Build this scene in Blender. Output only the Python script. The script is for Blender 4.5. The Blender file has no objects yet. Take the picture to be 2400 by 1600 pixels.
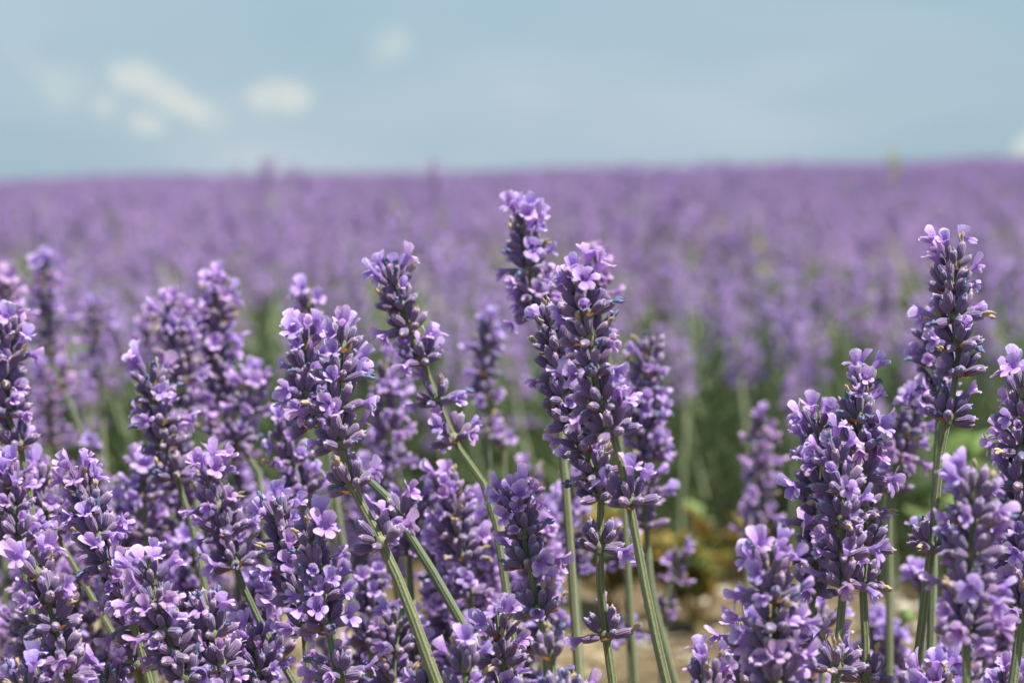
import bpy, math, random
import numpy as np
from mathutils import Vector, Matrix, Euler

C = bpy.context
SC = C.scene
COL = SC.collection
R = math.radians

# ------------------------------------------------------------------ camera
F = 5667.0                      # focal length in pixels of the 2400 px wide picture (85 mm on 36 mm)
H = 0.26
PITCH = math.atan(401 / F)
ROLL = R(0.84)
FOCUS = 0.515
cam_pos = Vector((0, 0, H))
c_f = Vector((0, math.cos(PITCH), -math.sin(PITCH)))
u0 = Vector((0, math.sin(PITCH), math.cos(PITCH)))
x0 = Vector((1, 0, 0))
c_r = x0 * math.cos(ROLL) - u0 * math.sin(ROLL)
c_u = x0 * math.sin(ROLL) + u0 * math.cos(ROLL)
cam = bpy.data.cameras.new('camera')
cam_ob = bpy.data.objects.new('camera', cam)
COL.objects.link(cam_ob)
M = Matrix((c_r, c_u, -c_f)).transposed().to_4x4()
M.translation = cam_pos
cam_ob.matrix_world = M
cam.sensor_width = 36
cam.lens = 85
cam.clip_start = 0.02
cam.clip_end = 2000
cam.dof.use_dof = True
cam.dof.focus_distance = FOCUS
cam.dof.aperture_fstop = 85 / 4.5
SC.camera = cam_ob


def at(px, py, d):
    """the point seen at pixel (px, py) of the 2400x1600 picture, d metres ahead of the camera"""
    return cam_pos + (c_f + c_r * ((px - 1200) / F) + c_u * ((800 - py) / F)) * d


# ------------------------------------------------------------------ world, sun, exposure
SUN = Vector((0.36, -0.22, 0.90)).normalized()
SUN_EL = math.asin(SUN.z)
SUN_ROT = math.atan2(SUN.x, SUN.y)
SC.render.engine = 'CYCLES'
SC.view_settings.view_transform = 'Standard'
SC.view_settings.look = 'None'
SC.view_settings.gamma = 1
SC.view_settings.exposure = 0.75
SC.view_settings.use_curve_mapping = False
SC.cycles.use_denoising = True
SC.cycles.max_bounces = 6
SC.cycles.diffuse_bounces = 3
SC.cycles.glossy_bounces = 2
SC.cycles.transmission_bounces = 3
SC.cycles.caustics_reflective = False
SC.cycles.caustics_refractive = False

world = bpy.data.worlds.new('World')
SC.world = world
world.use_nodes = True
nt = world.node_tree
nt.nodes.clear()


class NG:
    """small helper for building node trees"""
    def __init__(s, tree): s.t = tree

    def n(s, kind, ins=None, **kw):
        nd = s.t.nodes.new(kind)
        for k, v in kw.items(): setattr(nd, k, v)
        for k, v in (ins or {}).items():
            if isinstance(v, bpy.types.NodeSocket): s.t.links.new(v, nd.inputs[k])
            else: nd.inputs[k].default_value = v
        return nd

    def math(s, op, a, b=0.0, clamp=False):
        return s.n('ShaderNodeMath', {0: a, 1: b}, operation=op, use_clamp=clamp).outputs[0]

    def mix(s, fac, a, b, blend='MIX'):
        nd = s.n('ShaderNodeMix', data_type='RGBA', blend_type=blend)
        for k, v in ((0, fac), (6, a), (7, b)):
            if isinstance(v, bpy.types.NodeSocket): s.t.links.new(v, nd.inputs[k])
            else: nd.inputs[k].default_value = v
        return nd.outputs[2]

    def ramp(s, fac, stops, interp='LINEAR'):
        nd = s.n('ShaderNodeValToRGB', {0: fac})
        nd.color_ramp.interpolation = interp
        e = nd.color_ramp.elements
        e[0].position, e[0].color = stops[0][0], stops[0][1]
        e[1].position, e[1].color = stops[-1][0], stops[-1][1]
        for p, c in stops[1:-1]:
            k = e.new(p); k.color = c
        return nd.outputs[0]


def lin(r, g, b, a=1.0):
    f = lambda c: (c / 255 / 12.92) if c / 255 <= 0.04045 else ((c / 255 + 0.055) / 1.055) ** 2.4
    return (f(r), f(g), f(b), a)


EXP = 2 ** -0.75


def k10(c): return (c[0] * 10 * EXP, c[1] * 10 * EXP, c[2] * 10 * EXP, 1)


g = NG(nt)
sky = g.n('ShaderNodeTexSky', sky_type='NISHITA', sun_disc=False, sun_elevation=SUN_EL, sun_rotation=SUN_ROT)
tc = g.n('ShaderNodeTexCoord')
sep = g.n('ShaderNodeSeparateXYZ', {0: tc.outputs['Generated']})
# high thin veil: two blue-greys, stretched flat along the horizon
mp = g.n('ShaderNodeMapping', {0: tc.outputs['Generated'], 'Scale': (5.0, 5.0, 16.0), 'Location': (0.3, 0.1, 0.35)})
nz = g.n('ShaderNodeTexNoise', {'Vector': mp.outputs[0], 'Scale': 1.0, 'Detail': 3.0, 'Roughness': 0.5})
veil = g.ramp(nz.outputs[0], [(0.33, k10(lin(157, 187, 206))), (0.5, k10(lin(168, 193, 210))), (0.68, k10(lin(184, 202, 217)))])
col = g.mix(0.9, sky.outputs[0], veil)
# clouds: small cream patches, by direction in front (gnomonic u, v), with ragged edges
ay = g.math('MAXIMUM', sep.outputs[1], 0.02)
u = g.math('DIVIDE', sep.outputs[0], ay)
v = g.math('DIVIDE', sep.outputs[2], ay)
uv = g.n('ShaderNodeCombineXYZ', {0: u, 1: v, 2: 0.0})
wn = g.n('ShaderNodeTexNoise', {'Vector': uv.outputs[0], 'Scale': 45.0, 'Detail': 4.0, 'Roughness': 0.6})
ws = g.n('ShaderNodeVectorMath', {0: wn.outputs['Color'], 1: (0.5, 0.5, 0.5)}, operation='SUBTRACT')
wsc = g.n('ShaderNodeVectorMath', {0: ws.outputs[0], 1: (0.026, 0.016, 0.0)}, operation='MULTIPLY')
wuv = g.n('ShaderNodeVectorMath', {0: uv.outputs[0], 1: wsc.outputs[0]}, operation='ADD')
total = None
for (px, py, ru, rv, ang, amp) in [(368, 215, 155, 52, -24, 1.0), (305, 180, 80, 45, -35, .5), (430, 245, 80, 40, -18, .5), (345, 300, 70, 42, -8, .75), (245, 258, 60, 45, 0, .55),
                                   (655, 228, 98, 50, -3, 1.0), (150, 205, 75, 85, -35, .38), (490, 275, 75, 55, -25, .28),
                                   (915, 100, 60, 75, -40, .42), (2405, 340, 40, 50, 0, 1.2), (60, 150, 110, 70, -30, .18), (590, 370, 120, 60, 0, .15)]:
    p = at(px, py, 1) - cam_pos
    m_ = g.n('ShaderNodeMapping', {0: wuv.outputs[0], 'Location': (p.x / p.y, p.z / p.y, 0), 'Rotation': (0, 0, R(ang)), 'Scale': (ru / F, rv / F, 1)}, vector_type='TEXTURE')
    gr = g.n('ShaderNodeTexGradient', {0: m_.outputs[0]}, gradient_type='SPHERICAL')
    gs = g.n('ShaderNodeMapRange', {0: gr.outputs[1], 1: 0.0, 2: 0.75, 3: 0.0, 4: amp}, interpolation_type='SMOOTHSTEP')
    total = gs.outputs[0] if total is None else g.math('ADD', total, gs.outputs[0])
front = g.math('GREATER_THAN', sep.outputs[1], 0.05)
wisp = g.n('ShaderNodeMapRange', {0: g.n('ShaderNodeTexNoise', {'Vector': uv.outputs[0], 'Scale': 120.0, 'Detail': 5.0, 'Roughness': 0.65}).outputs[0], 1: 0.35, 2: 0.62, 3: 0.45, 4: 1.05}).outputs[0]
total = g.math('MULTIPLY', g.math('MULTIPLY', total, front), wisp)
# the same broken cream cloud goes on round the rest of the sky
mp2 = g.n('ShaderNodeMapping', {0: tc.outputs['Generated'], 'Scale': (6, 6, 14)})
n2 = g.n('ShaderNodeTexNoise', {'Vector': mp2.outputs[0], 'Scale': 1.0, 'Detail': 5.0})
rest = g.n('ShaderNodeMapRange', {0: n2.outputs[0], 1: 0.6, 2: 0.75, 3: 0.0, 4: 0.8})
away = g.n('ShaderNodeMapRange', {0: sep.outputs[1], 1: 0.93, 2: 0.8, 3: 0.0, 4: 1.0})
rest = g.math('MULTIPLY', rest.outputs[0], away.outputs[0])
total = g.math('ADD', total, rest)
total = g.math('MINIMUM', total, 0.72)
col = g.mix(total, col, k10(lin(222, 227, 221)))
bg = g.n('ShaderNodeBackground', {0: col, 1: 0.1})
out = g.n('ShaderNodeOutputWorld', {0: bg.outputs[0]})

sun = bpy.data.lights.new('sun', 'SUN')
sun.energy = 5.0
sun.angle = R(0.53)
sun.color = (1.0, 0.955, 0.88)
sun_ob = bpy.data.objects.new('sun', sun)
sun_ob.rotation_euler = SUN.to_track_quat('Z', 'Y').to_euler()
sun_ob.location = (0.5, 0, 3)
COL.objects.link(sun_ob)


# ------------------------------------------------------------------ materials
def new_mat(name):
    m = bpy.data.materials.new(name)
    m.use_nodes = True
    m.node_tree.nodes.clear()
    return m, NG(m.node_tree)


def finish(g, shader):
    g.n('ShaderNodeOutputMaterial', {0: shader})


def uvs(g):
    t = g.n('ShaderNodeTexCoord')
    s = g.n('ShaderNodeSeparateXYZ', {0: t.outputs['UV']})
    return t, s.outputs[0], s.outputs[1]


def leafy(g, colour, trans_colour, trans=0.3, rough=0.6, spec=0.25, sheen=0.0, normal=None):
    b = g.n('ShaderNodeBsdfPrincipled', {'Base Color': colour, 'Roughness': rough, 'Specular IOR Level': spec, 'Sheen Weight': sheen, 'Sheen Roughness': 0.5})
    if normal is not None: g.t.links.new(normal, b.inputs['Normal'])
    if not trans: return b.outputs[0]
    t = g.n('ShaderNodeBsdfTranslucent', {0: trans_colour})
    return g.n('ShaderNodeMixShader', {0: trans, 1: b.outputs[0], 2: t.outputs[0]}).outputs[0]


def petal_material(name):
    m, g = new_mat(name)
    t, uu, vv = uvs(g)
    info = g.n('ShaderNodeObjectInfo')
    rnd = info.outputs['Random']
    # v: 0 tube base .. 0.35 throat .. 1 lobe edge ; u: 0..1 across each lobe
    base = g.ramp(vv, [(0.0, (.62, .46, .77, 1)), (0.3, (.50, .31, .70, 1)), (0.42, (.46, .275, .70, 1)), (0.72, (.66, .47, .85, 1)), (1.0, (.82, .68, .93, 1))])
    old = g.math('MULTIPLY', g.n('ShaderNodeMapRange', {0: rnd, 1: 0.86, 2: 0.98, 3: 0.0, 4: 0.75}).outputs[0], g.n('ShaderNodeMapRange', {0: vv, 1: 0.4, 2: 1.0, 3: 0.25, 4: 1.0}).outputs[0])
    base = g.mix(old, base, (.46, .36, .46, 1))
    hue = g.mix(rnd, (.88, .92, 1.05, 1), (1.10, .98, 1.0, 1))
    c = g.mix(1.0, base, hue, 'MULTIPLY')
    # mid-lobe vein
    d = g.math('ABSOLUTE', g.math('SUBTRACT', uu, 0.5))
    vein = g.n('ShaderNodeMapRange', {0: d, 1: 0.0, 2: 0.16, 3: 0.5, 4: 0.0}).outputs[0]
    vfade = g.n('ShaderNodeMapRange', {0: vv, 1: 0.35, 2: 0.95, 3: 1.0, 4: 0.0}).outputs[0]
    c = g.mix(g.math('MULTIPLY', vein, vfade), c, (.33, .15, .53, 1))
    nz = g.n('ShaderNodeTexNoise', {'Vector': t.outputs['Object'], 'Scale': 1400.0, 'Detail': 3.0})
    nv = g.n('ShaderNodeMapRange', {0: nz.outputs[0], 1: 0.3, 2: 0.7, 3: 0.82, 4: 1.14}).outputs[0]
    c = g.mix(1.0, c, nv, 'MULTIPLY')
    bp = g.n('ShaderNodeBump', {'Height': nz.outputs[0], 'Strength': 0.35, 'Distance': 0.0004})
    finish(g, leafy(g, c, c, 0.42, 0.6, 0.3, 0.15, bp.outputs[0]))
    return m


def calyx_material(name):
    m, g = new_mat(name)
    t, uu, vv = uvs(g)
    info = g.n('ShaderNodeObjectInfo')
    rnd = info.outputs['Random']
    base = g.ramp(vv, [(0.0, (.20, .20, .14, 1)), (0.12, (.16, .115, .17, 1)), (0.40, (.15, .09, .22, 1)), (0.74, (.20, .12, .285, 1)), (0.87, (.36, .27, .43, 1)), (0.95, (.60, .52, .62, 1)), (1.0, (.56, .48, .58, 1))])
    tint = g.ramp(rnd, [(0.0, (.72, .72, .98, 1)), (0.5, (1, 1, 1, 1)), (1.0, (1.28, 1.12, 1.12, 1))])
    c = g.mix(1.0, base, tint, 'MULTIPLY')
    # thirteen-odd pale ribs
    w = g.math('SINE', g.math('MULTIPLY', uu, 2 * math.pi * 11))
    rib = g.n('ShaderNodeMapRange', {0: w, 1: 0.1, 2: 1.0, 3: 0.0, 4: 0.24}).outputs[0]
    c = g.mix(rib, c, (.40, .29, .50, 1))
    # woolly flecks
    nz = g.n('ShaderNodeTexNoise', {'Vector': t.outputs['Object'], 'Scale': 4200.0, 'Detail': 2.0, 'Roughness': 0.7})
    fl = g.n('ShaderNodeMapRange', {0: nz.outputs[0], 1: 0.57, 2: 0.74, 3: 0.0, 4: 0.6}).outputs[0]
    c = g.mix(fl, c, (.48, .39, .55, 1))
    bp = g.n('ShaderNodeBump', {'Height': g.math('ADD', nz.outputs[0], g.math('MULTIPLY', w, 0.35)), 'Strength': 0.6, 'Distance': 0.0005})
    finish(g, leafy(g, c, (.22, .10, .26, 1), 0.10, 0.75, 0.2, 0.5, bp.outputs[0]))
    return m


def stem_material(name):
    m, g = new_mat(name)
    t, uu, vv = uvs(g)
    info = g.n('ShaderNodeObjectInfo')
    nz = g.n('ShaderNodeTexNoise', {'Vector': t.outputs['Object'], 'Scale': 2600.0, 'Detail': 3.0, 'Roughness': 0.7})
    nb = g.n('ShaderNodeTexNoise', {'Vector': t.outputs['Object'], 'Scale': 60.0, 'Detail': 2.0})
    c = g.mix(nb.outputs[0], (.115, .16, .07, 1), (.18, .22, .11, 1))
    w = g.math('COSINE', g.math('MULTIPLY', uu, 2 * math.pi * 8))
    rib = g.n('ShaderNodeMapRange', {0: w, 1: -0.2, 2: 0.9, 3: 0.0, 4: 0.45}).outputs[0]
    c = g.mix(rib, c, (.36, .39, .24, 1))
    fl = g.n('ShaderNodeMapRange', {0: nz.outputs[0], 1: 0.55, 2: 0.75, 3: 0.0, 4: 0.65}).outputs[0]
    c = g.mix(fl, c, (.38, .42, .28, 1))
    tint = g.mix(info.outputs['Random'], (.88, .95, .95, 1), (1.1, 1.02, .92, 1))
    c = g.mix(1.0, c, tint, 'MULTIPLY')
    bp = g.n('ShaderNodeBump', {'Height': g.math('ADD', nz.outputs[0], g.math('MULTIPLY', w, 0.4)), 'Strength': 0.7, 'Distance': 0.0004})
    finish(g, leafy(g, c, c, 0.06, 0.7, 0.2, 0.3, bp.outputs[0]))
    return m


def plain(name, c1, c2, trans=0.0, rough=0.7, scale=300.0, sheen=0.0):
    m, g = new_mat(name)
    t = g.n('ShaderNodeTexCoord')
    info = g.n('ShaderNodeObjectInfo')
    nz = g.n('ShaderNodeTexNoise', {'Vector': t.outputs['Object'], 'Scale': scale, 'Detail': 3.0, 'Roughness': 0.65})
    f = g.n('ShaderNodeMapRange', {0: nz.outputs[0], 1: 0.3, 2: 0.7, 3: 0.0, 4: 1.0}).outputs[0]
    c = g.mix(f, c1, c2)
    tint = g.mix(info.outputs['Random'], (.85, .87, .9, 1), (1.14, 1.12, 1.08, 1))
    c = g.mix(1.0, c, tint, 'MULTIPLY')
    bp = g.n('ShaderNodeBump', {'Height': nz.outputs[0], 'Strength': 0.4, 'Distance': 0.0006})
    finish(g, leafy(g, c, c, trans, rough, 0.2, sheen, bp.outputs[0]))
    return m


PETAL = petal_material('lavender_petal')
CALYX = calyx_material('woolly_calyx')
STEM = stem_material('downy_green_stem')
BRACT = plain('papery_bract', (.30, .15, .05, 1), (.44, .27, .11, 1), 0.3, 0.7, 900)
TAN = plain('withered_tan', (.36, .26, .16, 1), (.62, .52, .38, 1), 0.15, 0.8, 1500)
BLUE = plain('withered_blue', (.05, .06, .16, 1), (.26, .30, .50, 1), 0.1, 0.7, 1800)
HUB = plain('pale_green_node', (.14, .14, .10, 1), (.30, .31, .18, 1), 0.1, 0.7, 1200)
LEAF = plain('grey_green_leaf', (.085, .135, .055, 1), (.165, .215, .10, 1), 0.3, 0.6, 40, 0.1)
FARP = plain('distant_petal', (.43, .265, .66, 1), (.62, .44, .82, 1), 0.38, 0.6, 60)
FARC = plain('distant_calyx', (.20, .12, .28, 1), (.31, .21, .39, 1), 0.05, 0.75, 60, 0.3)
FARS = plain('distant_stem', (.30, .36, .20, 1), (.42, .46, .30, 1), 0.05, 0.7, 50)
WEED = plain('yellowing_weed_leaf', (.27, .25, .05, 1), (.42, .27, .06, 1), 0.3, 0.6, 30)
BRIGHT = plain('fresh_green_leaf', (.20, .30, .09, 1), (.32, .42, .16, 1), 0.35, 0.55, 60)
ORANGE = plain('rusty_weed_leaf', (.24, .13, .03, 1), (.36, .21, .05, 1), 0.3, 0.6, 40)
DULL = plain('dull_olive_leaf', (.20, .22, .08, 1), (.30, .30, .14, 1), 0.3, 0.6, 60)
GRASSM = plain('ripening_grass', (.45, .52, .16, 1), (.58, .60, .24, 1), 0.4, 0.6, 60)


def soil_material():
    m, g = new_mat('dry_stony_soil')
    t = g.n('ShaderNodeTexCoord')
    a = g.n('ShaderNodeTexNoise', {'Vector': t.outputs['Object'], 'Scale': 7.0, 'Detail': 6.0, 'Roughness': 0.65})
    b = g.n('ShaderNodeTexNoise', {'Vector': t.outputs['Object'], 'Scale': 90.0, 'Detail': 4.0, 'Roughness': 0.7})
    v = g.n('ShaderNodeTexVoronoi', {'Vector': t.outputs['Object'], 'Scale': 120.0})
    c = g.ramp(a.outputs[0], [(0.34, (.07, .05, .03, 1)), (0.5, (.15, .11, .062, 1)), (0.68, (.40, .33, .21, 1))])
    f = g.n('ShaderNodeMapRange', {0: b.outputs[0], 1: 0.35, 2: 0.7, 3: 0.7, 4: 1.25}).outputs[0]
    c = g.mix(1.0, c, f, 'MULTIPLY')
    h = g.math('ADD', b.outputs[0], g.math('MULTIPLY', v.outputs[0], 0.6))
    bp = g.n('ShaderNodeBump', {'Height': h, 'Strength': 0.8, 'Distance': 0.006})
    p = g.n('ShaderNodeBsdfPrincipled', {'Base Color': c, 'Roughness': 0.92, 'Specular IOR Level': 0.15, 'Normal': bp.outputs[0]})
    finish(g, p.outputs[0])
    return m


SOIL = soil_material()
STONE = plain('limestone_chip', (.40, .34, .25, 1), (.62, .56, .45, 1), 0, 0.9, 80)
STRAW = plain('dry_straw', (.50, .40, .22, 1), (.68, .58, .36, 1), 0.15, 0.7, 60)


# ------------------------------------------------------------------ mesh helpers
class MB:
    """collects vertices, faces, uvs and material slots, and makes one mesh of them"""
    def __init__(s): s.v, s.f, s.uv, s.mi, s.mats = [], [], [], [], []

    def slot(s, mat):
        if mat not in s.mats: s.mats.append(mat)
        return s.mats.index(mat)

    def grid(s, pts, nu, nv, mat, closed=False, uvf=None):
        """pts listed row by row: nv rows of nu points"""
        o = len(s.v)
        s.v.extend(pts)
        k = s.slot(mat)
        cols = nu if closed else nu - 1
        for j in range(nv - 1):
            for i in range(cols):
                i2 = (i + 1) % nu
                s.f.append((o + j * nu + i, o + j * nu + i2, o + (j + 1) * nu + i2, o + (j + 1) * nu + i))
                n = nu if closed else nu - 1
                a, b_, c_, d = (i / n, j / (nv - 1)), ((i + 1) / n, j / (nv - 1)), ((i + 1) / n, (j + 1) / (nv - 1)), (i / n, (j + 1) / (nv - 1))
                if uvf: a, b_, c_, d = uvf(*a), uvf(*b_), uvf(*c_), uvf(*d)
                s.uv.extend((a, b_, c_, d))
                s.mi.append(k)

    def add(s, other, M):
        o = len(s.v)
        s.v.extend([M @ p for p in other.v])
        s.f.extend([tuple(i + o for i in f) for f in other.f])
        s.uv.extend(other.uv)
        mp_ = [s.slot(m) for m in other.mats]
        s.mi.extend([mp_[i] for i in other.mi])

    def mesh(s, name, smooth=True):
        me = bpy.data.meshes.new(name)
        me.from_pydata([tuple(p) for p in s.v], [], s.f)
        ul = me.uv_layers.new(name='UVMap')
        flat = np.array(s.uv, dtype=np.float32).reshape(-1)
        ul.data.foreach_set('uv', flat)
        me.polygons.foreach_set('material_index', s.mi)
        me.polygons.foreach_set('use_smooth', [smooth] * len(s.f))
        for m in s.mats: me.materials.append(m)
        me.update()
        return me


def catmull(pts, n):
    P = [pts[0] * 2 - pts[1]] + list(pts) + [pts[-1] * 2 - pts[-2]]
    out = []
    segs = len(pts) - 1
    for k in range(n + 1):
        t = k / n * segs
        i = min(int(t), segs - 1)
        t -= i
        a, b, c, d = P[i:i + 4]
        out.append(0.5 * (2 * b + (c - a) * t + (2 * a - 5 * b + 4 * c - d) * t * t + (3 * b - a - 3 * c + d) * t ** 3))
    return out


def frames(pts):
    """a tangent and two normals at each point, carried along without twist"""
    T = []
    for i in range(len(pts)):
        a, b = pts[max(i - 1, 0)], pts[min(i + 1, len(pts) - 1)]
        T.append((b - a).normalized())
    n = T[0].cross(Vector((0.3, 1, 0.2))).normalized()
    out = []
    for t in T:
        n = (n - t * n.dot(t)).normalized()
        out.append((t, n, t.cross(n)))
    return out


def sweep(mb, pts, rad, nseg, mat, square=0.0, v0=0.0, twist=0.0):
    fr = frames(pts)
    rows = []
    for k, (p, (t, a, b)) in enumerate(zip(pts, fr)):
        r = rad(k / (len(pts) - 1)) if callable(rad) else rad
        for i in range(nseg):
            th = 2 * math.pi * i / nseg + twist
            q = r * (1 + square * math.cos(4 * (th - twist)))
            rows.append(p + a * (q * math.cos(th)) + b * (q * math.sin(th)))
    mb.grid(rows, nseg, len(pts), mat, closed=True)


mm = 0.001


# ------------------------------------------------------------------ flower pieces (local: +Z along the piece, +Y towards the spike's tip)
def calyx_piece(rng, lo=False):
    mb = MB()
    L = 5.9 * mm
    prof = [(0, .34), (.06, .70), (.2, 1.08), (.45, 1.32), (.70, 1.36), (.88, 1.18), (.97, .86), (1.02, .34)] if not lo else [(0, .4), (.3, 1.15), (.75, 1.2), (1.03, .3)]
    ns = 11 if not lo else 5
    bend = rng.uniform(-.5, .5)
    wob = [rng.uniform(.9, 1.1) for _ in range(ns)]
    rows = []
    for (z, r) in prof:
        for i in range(ns):
            th = 2 * math.pi * i / ns
            q = r * mm * (1 + .07 * (i % 2) * (0 if lo else 1)) * (1 if lo else wob[i] ** .6)
            if z > .9 and not lo: q *= 1 + .28 * math.cos(5 * th)
            rows.append(Vector((q * math.cos(th), q * math.sin(th) + bend * mm * z * z, z * L + (0 if lo else (.25 * mm * math.cos(5 * th) if z > .95 else 0)))))
    mb.grid(rows, ns, len(prof), CALYX if not lo else FARC, closed=True)
    if not lo:                                       # the closed tip of the bud peeping out
        tip = []
        for (z, r) in [(.98, .42), (1.08, .40), (1.16, .22), (1.19, .03)]:
            for i in range(6):
                th = 2 * math.pi * i / 6
                tip.append(Vector((r * mm * math.cos(th), r * mm * math.sin(th) + bend * mm, z * L)))
        mb.grid(tip, 6, 4, PETAL if rng.random() < .35 else CALYX, closed=True, uvf=lambda a, b: (a, .93 + .07 * b))
    return mb


def corolla_piece(rng, openness=1.0, lo=False):
    """tube, two upright upper lobes and three spreading lower lobes; origin sits in the mouth of the calyx"""
    mb = MB()
    P = PETAL if not lo else FARP
    tl = rng.uniform(2.5, 3.7) * mm
    ns = 10 if not lo else 5
    bendy = rng.uniform(-.9, -.3) * mm
    rows = []
    prof = [(-.35, .80), (.2, .95), (.6, 1.25), (1.0, 1.75)]
    if lo: prof = [(-.3, .6), (1.0, 1.4)]
    for (z, r) in prof:
        for i in range(ns):
            th = 2 * math.pi * i / ns
            rows.append(Vector((r * mm * math.cos(th), r * mm * math.sin(th) + bendy * max(z, 0) ** 2, z * tl)))
    mb.grid(rows, ns, len(prof), P, closed=True, uvf=lambda a, b: (0.5, b * .36))
    lobes = [(90 + 36, 4.5, 2.2, 46, True), (90 - 36, 4.5, 2.2, 46, True), (270 - 60, 3.1, 1.65, 84, False), (270, 3.4, 1.7, 94, False), (270 + 60, 3.1, 1.65, 84, False)]
    nu, nv = (5, 5) if not lo else (3, 2)
    for (ang, ln, wd, bend, upper) in lobes:
        ang += rng.uniform(-9, 9)
        ln *= rng.uniform(.86, 1.12) * (0.55 + .45 * openness)
        wd *= rng.uniform(.9, 1.12) * (0.6 + .4 * openness)
        bend = (bend + rng.uniform(-18, 16)) * openness
        cup = rng.uniform(.05, .4) * (1 if upper else -.7)
        curl = rng.uniform(-25, 45) if not upper else rng.uniform(-30, 12)
        ruf = rng.uniform(0, 6.28)
        a = R(ang)
        rad, tan = Vector((math.cos(a), math.sin(a), 0)), Vector((-math.sin(a), math.cos(a), 0))
        c0 = rad * 1.62 * mm + Vector((0, bendy, tl))
        pts = []
        for j in range(nv):
            t = j / (nv - 1)
            # walk along the bending mid-line
            e0, e1 = R(bend * .55), R(bend + curl * t)
            n_ = 6
            x = z = 0
            for q in range(n_):
                ee = R(bend * .6 + (bend * .4 + curl) * t * (q + .5) / n_)
                x += math.sin(ee) * t / n_
                z += math.cos(ee) * t / n_
            for i in range(nu):
                s = -1 + 2 * i / (nu - 1)
                w = (.62 + .52 * t - .22 * t ** 4) * wd
                endr = 1 - (.30 if not upper else .24) * s * s * t ** 2
                off = cup * s * s * wd * mm * (.3 + t) + .16 * mm * math.sin(ruf + s * 4) * t
                nrm = Vector((0, 0, 1)) * math.sin(R(bend)) - rad * math.cos(R(bend))
                pts.append(c0 + (rad * x + Vector((0, 0, z))) * (ln * mm * endr) + tan * (s * w * mm) + nrm * off)
        mb.grid(pts, nu, nv, P, uvf=lambda a_, b_: (a_, .38 + .62 * b_))
    return mb


def withered_piece(rng, mat):
    mb = MB()
    for q in range(2):
        n = 6
        pts, x, y = [], 0, 0
        for k in range(6):
            x += rng.uniform(-.5, .5) * mm
            y += rng.uniform(-.5, .5) * mm
            pts.append(Vector((x, y, (-1 + k * .95) * mm)))
        rs = [.38, .4, .42, .5 + rng.uniform(0, .35), .35 + rng.uniform(0, .45), .1]
        rows = []
        for p, r in zip(pts, rs):
            for i in range(n):
                th = 2 * math.pi * i / n
                rr = r * mm * rng.uniform(.4, 1.5)
                rows.append(p + Vector((rr * math.cos(th), rr * math.sin(th), rng.uniform(-.25, .25) * mm)))
        mb.grid(rows, n, 6, mat, closed=True)
    return mb


def bract_piece(rng):
    mb = MB()
    rows = []
    for j in range(4):
        t = j / 3
        for i in range(4):
            s = -1 + 2 * i / 3
            w = (1.9 * math.sin(math.pi * min(.15 + t * .78, 1)) + .05) * mm
            rows.append(Vector((s * w, -.5 * mm * s * s * -1 + rng.uniform(-.15, .15) * mm, t * 4.2 * mm)))
    mb.grid(rows, 4, 4, BRACT)
    return mb


def hub_piece(rng):
    mb = MB()
    rows = []
    for (z, r) in [(-1.3, 1.1), (-.4, 1.42), (.5, 1.42), (1.4, .9)]:
        for i in range(8):
            th = 2 * math.pi * i / 8
            rr = r * rng.uniform(.88, 1.15) * mm
            rows.append(Vector((rr * math.cos(th), rr * math.sin(th), z * mm)))
    mb.grid(rows, 8, 4, HUB, closed=True)
    return mb


rg = random.Random(7)
PIECES = {
    'calyx': [calyx_piece(rg) for _ in range(7)],
    'corolla': [corolla_piece(rg, rg.uniform(.85, 1.1)) for _ in range(9)] + [corolla_piece(rg, rg.uniform(.3, .65)) for _ in range(5)],
    'withered_tan': [withered_piece(rg, TAN) for _ in range(4)],
    'withered_blue': [withered_piece(rg, BLUE) for _ in range(3)],
    'bract': [bract_piece(rg) for _ in range(4)],
    'hub': [hub_piece(rg) for _ in range(3)],
    'far_calyx': [calyx_piece(rg, True) for _ in range(2)],
    'far_corolla': [corolla_piece(rg, 1.0, True) for _ in range(3)],
}
PNAME = {'calyx': 'calyx', 'corolla': 'corolla', 'withered_tan': 'withered_corolla', 'withered_blue': 'withered_corolla', 'bract': 'bract', 'hub': 'flower_whorl'}
MESHES = {k: [b.mesh(k) for b in v] for k, v in PIECES.items()}


G_NEAR, G_FAR = 0.71, 0.80       # size of single calyces and corollas


def piece_matrix(az, el, r0, z0, size, roll=0.0, tilt=0.0):
    d = Vector((math.cos(el) * math.cos(az), math.cos(el) * math.sin(az), math.sin(el)))
    up = Vector((0, 0, 1))
    y = (up - d * up.dot(d))
    y = y.normalized() if y.length > 1e-4 else Vector((-math.cos(az), -math.sin(az), 0))
    x = y.cross(d)
    m = Matrix((x, y, d)).transposed().to_4x4()
    m = m @ Matrix.Rotation(roll, 4, 'Z')
    m.translation = Vector((math.cos(az) * r0, math.sin(az) * r0, z0)) + d * 0.0
    return m @ Matrix.Scale(size, 4)


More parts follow.
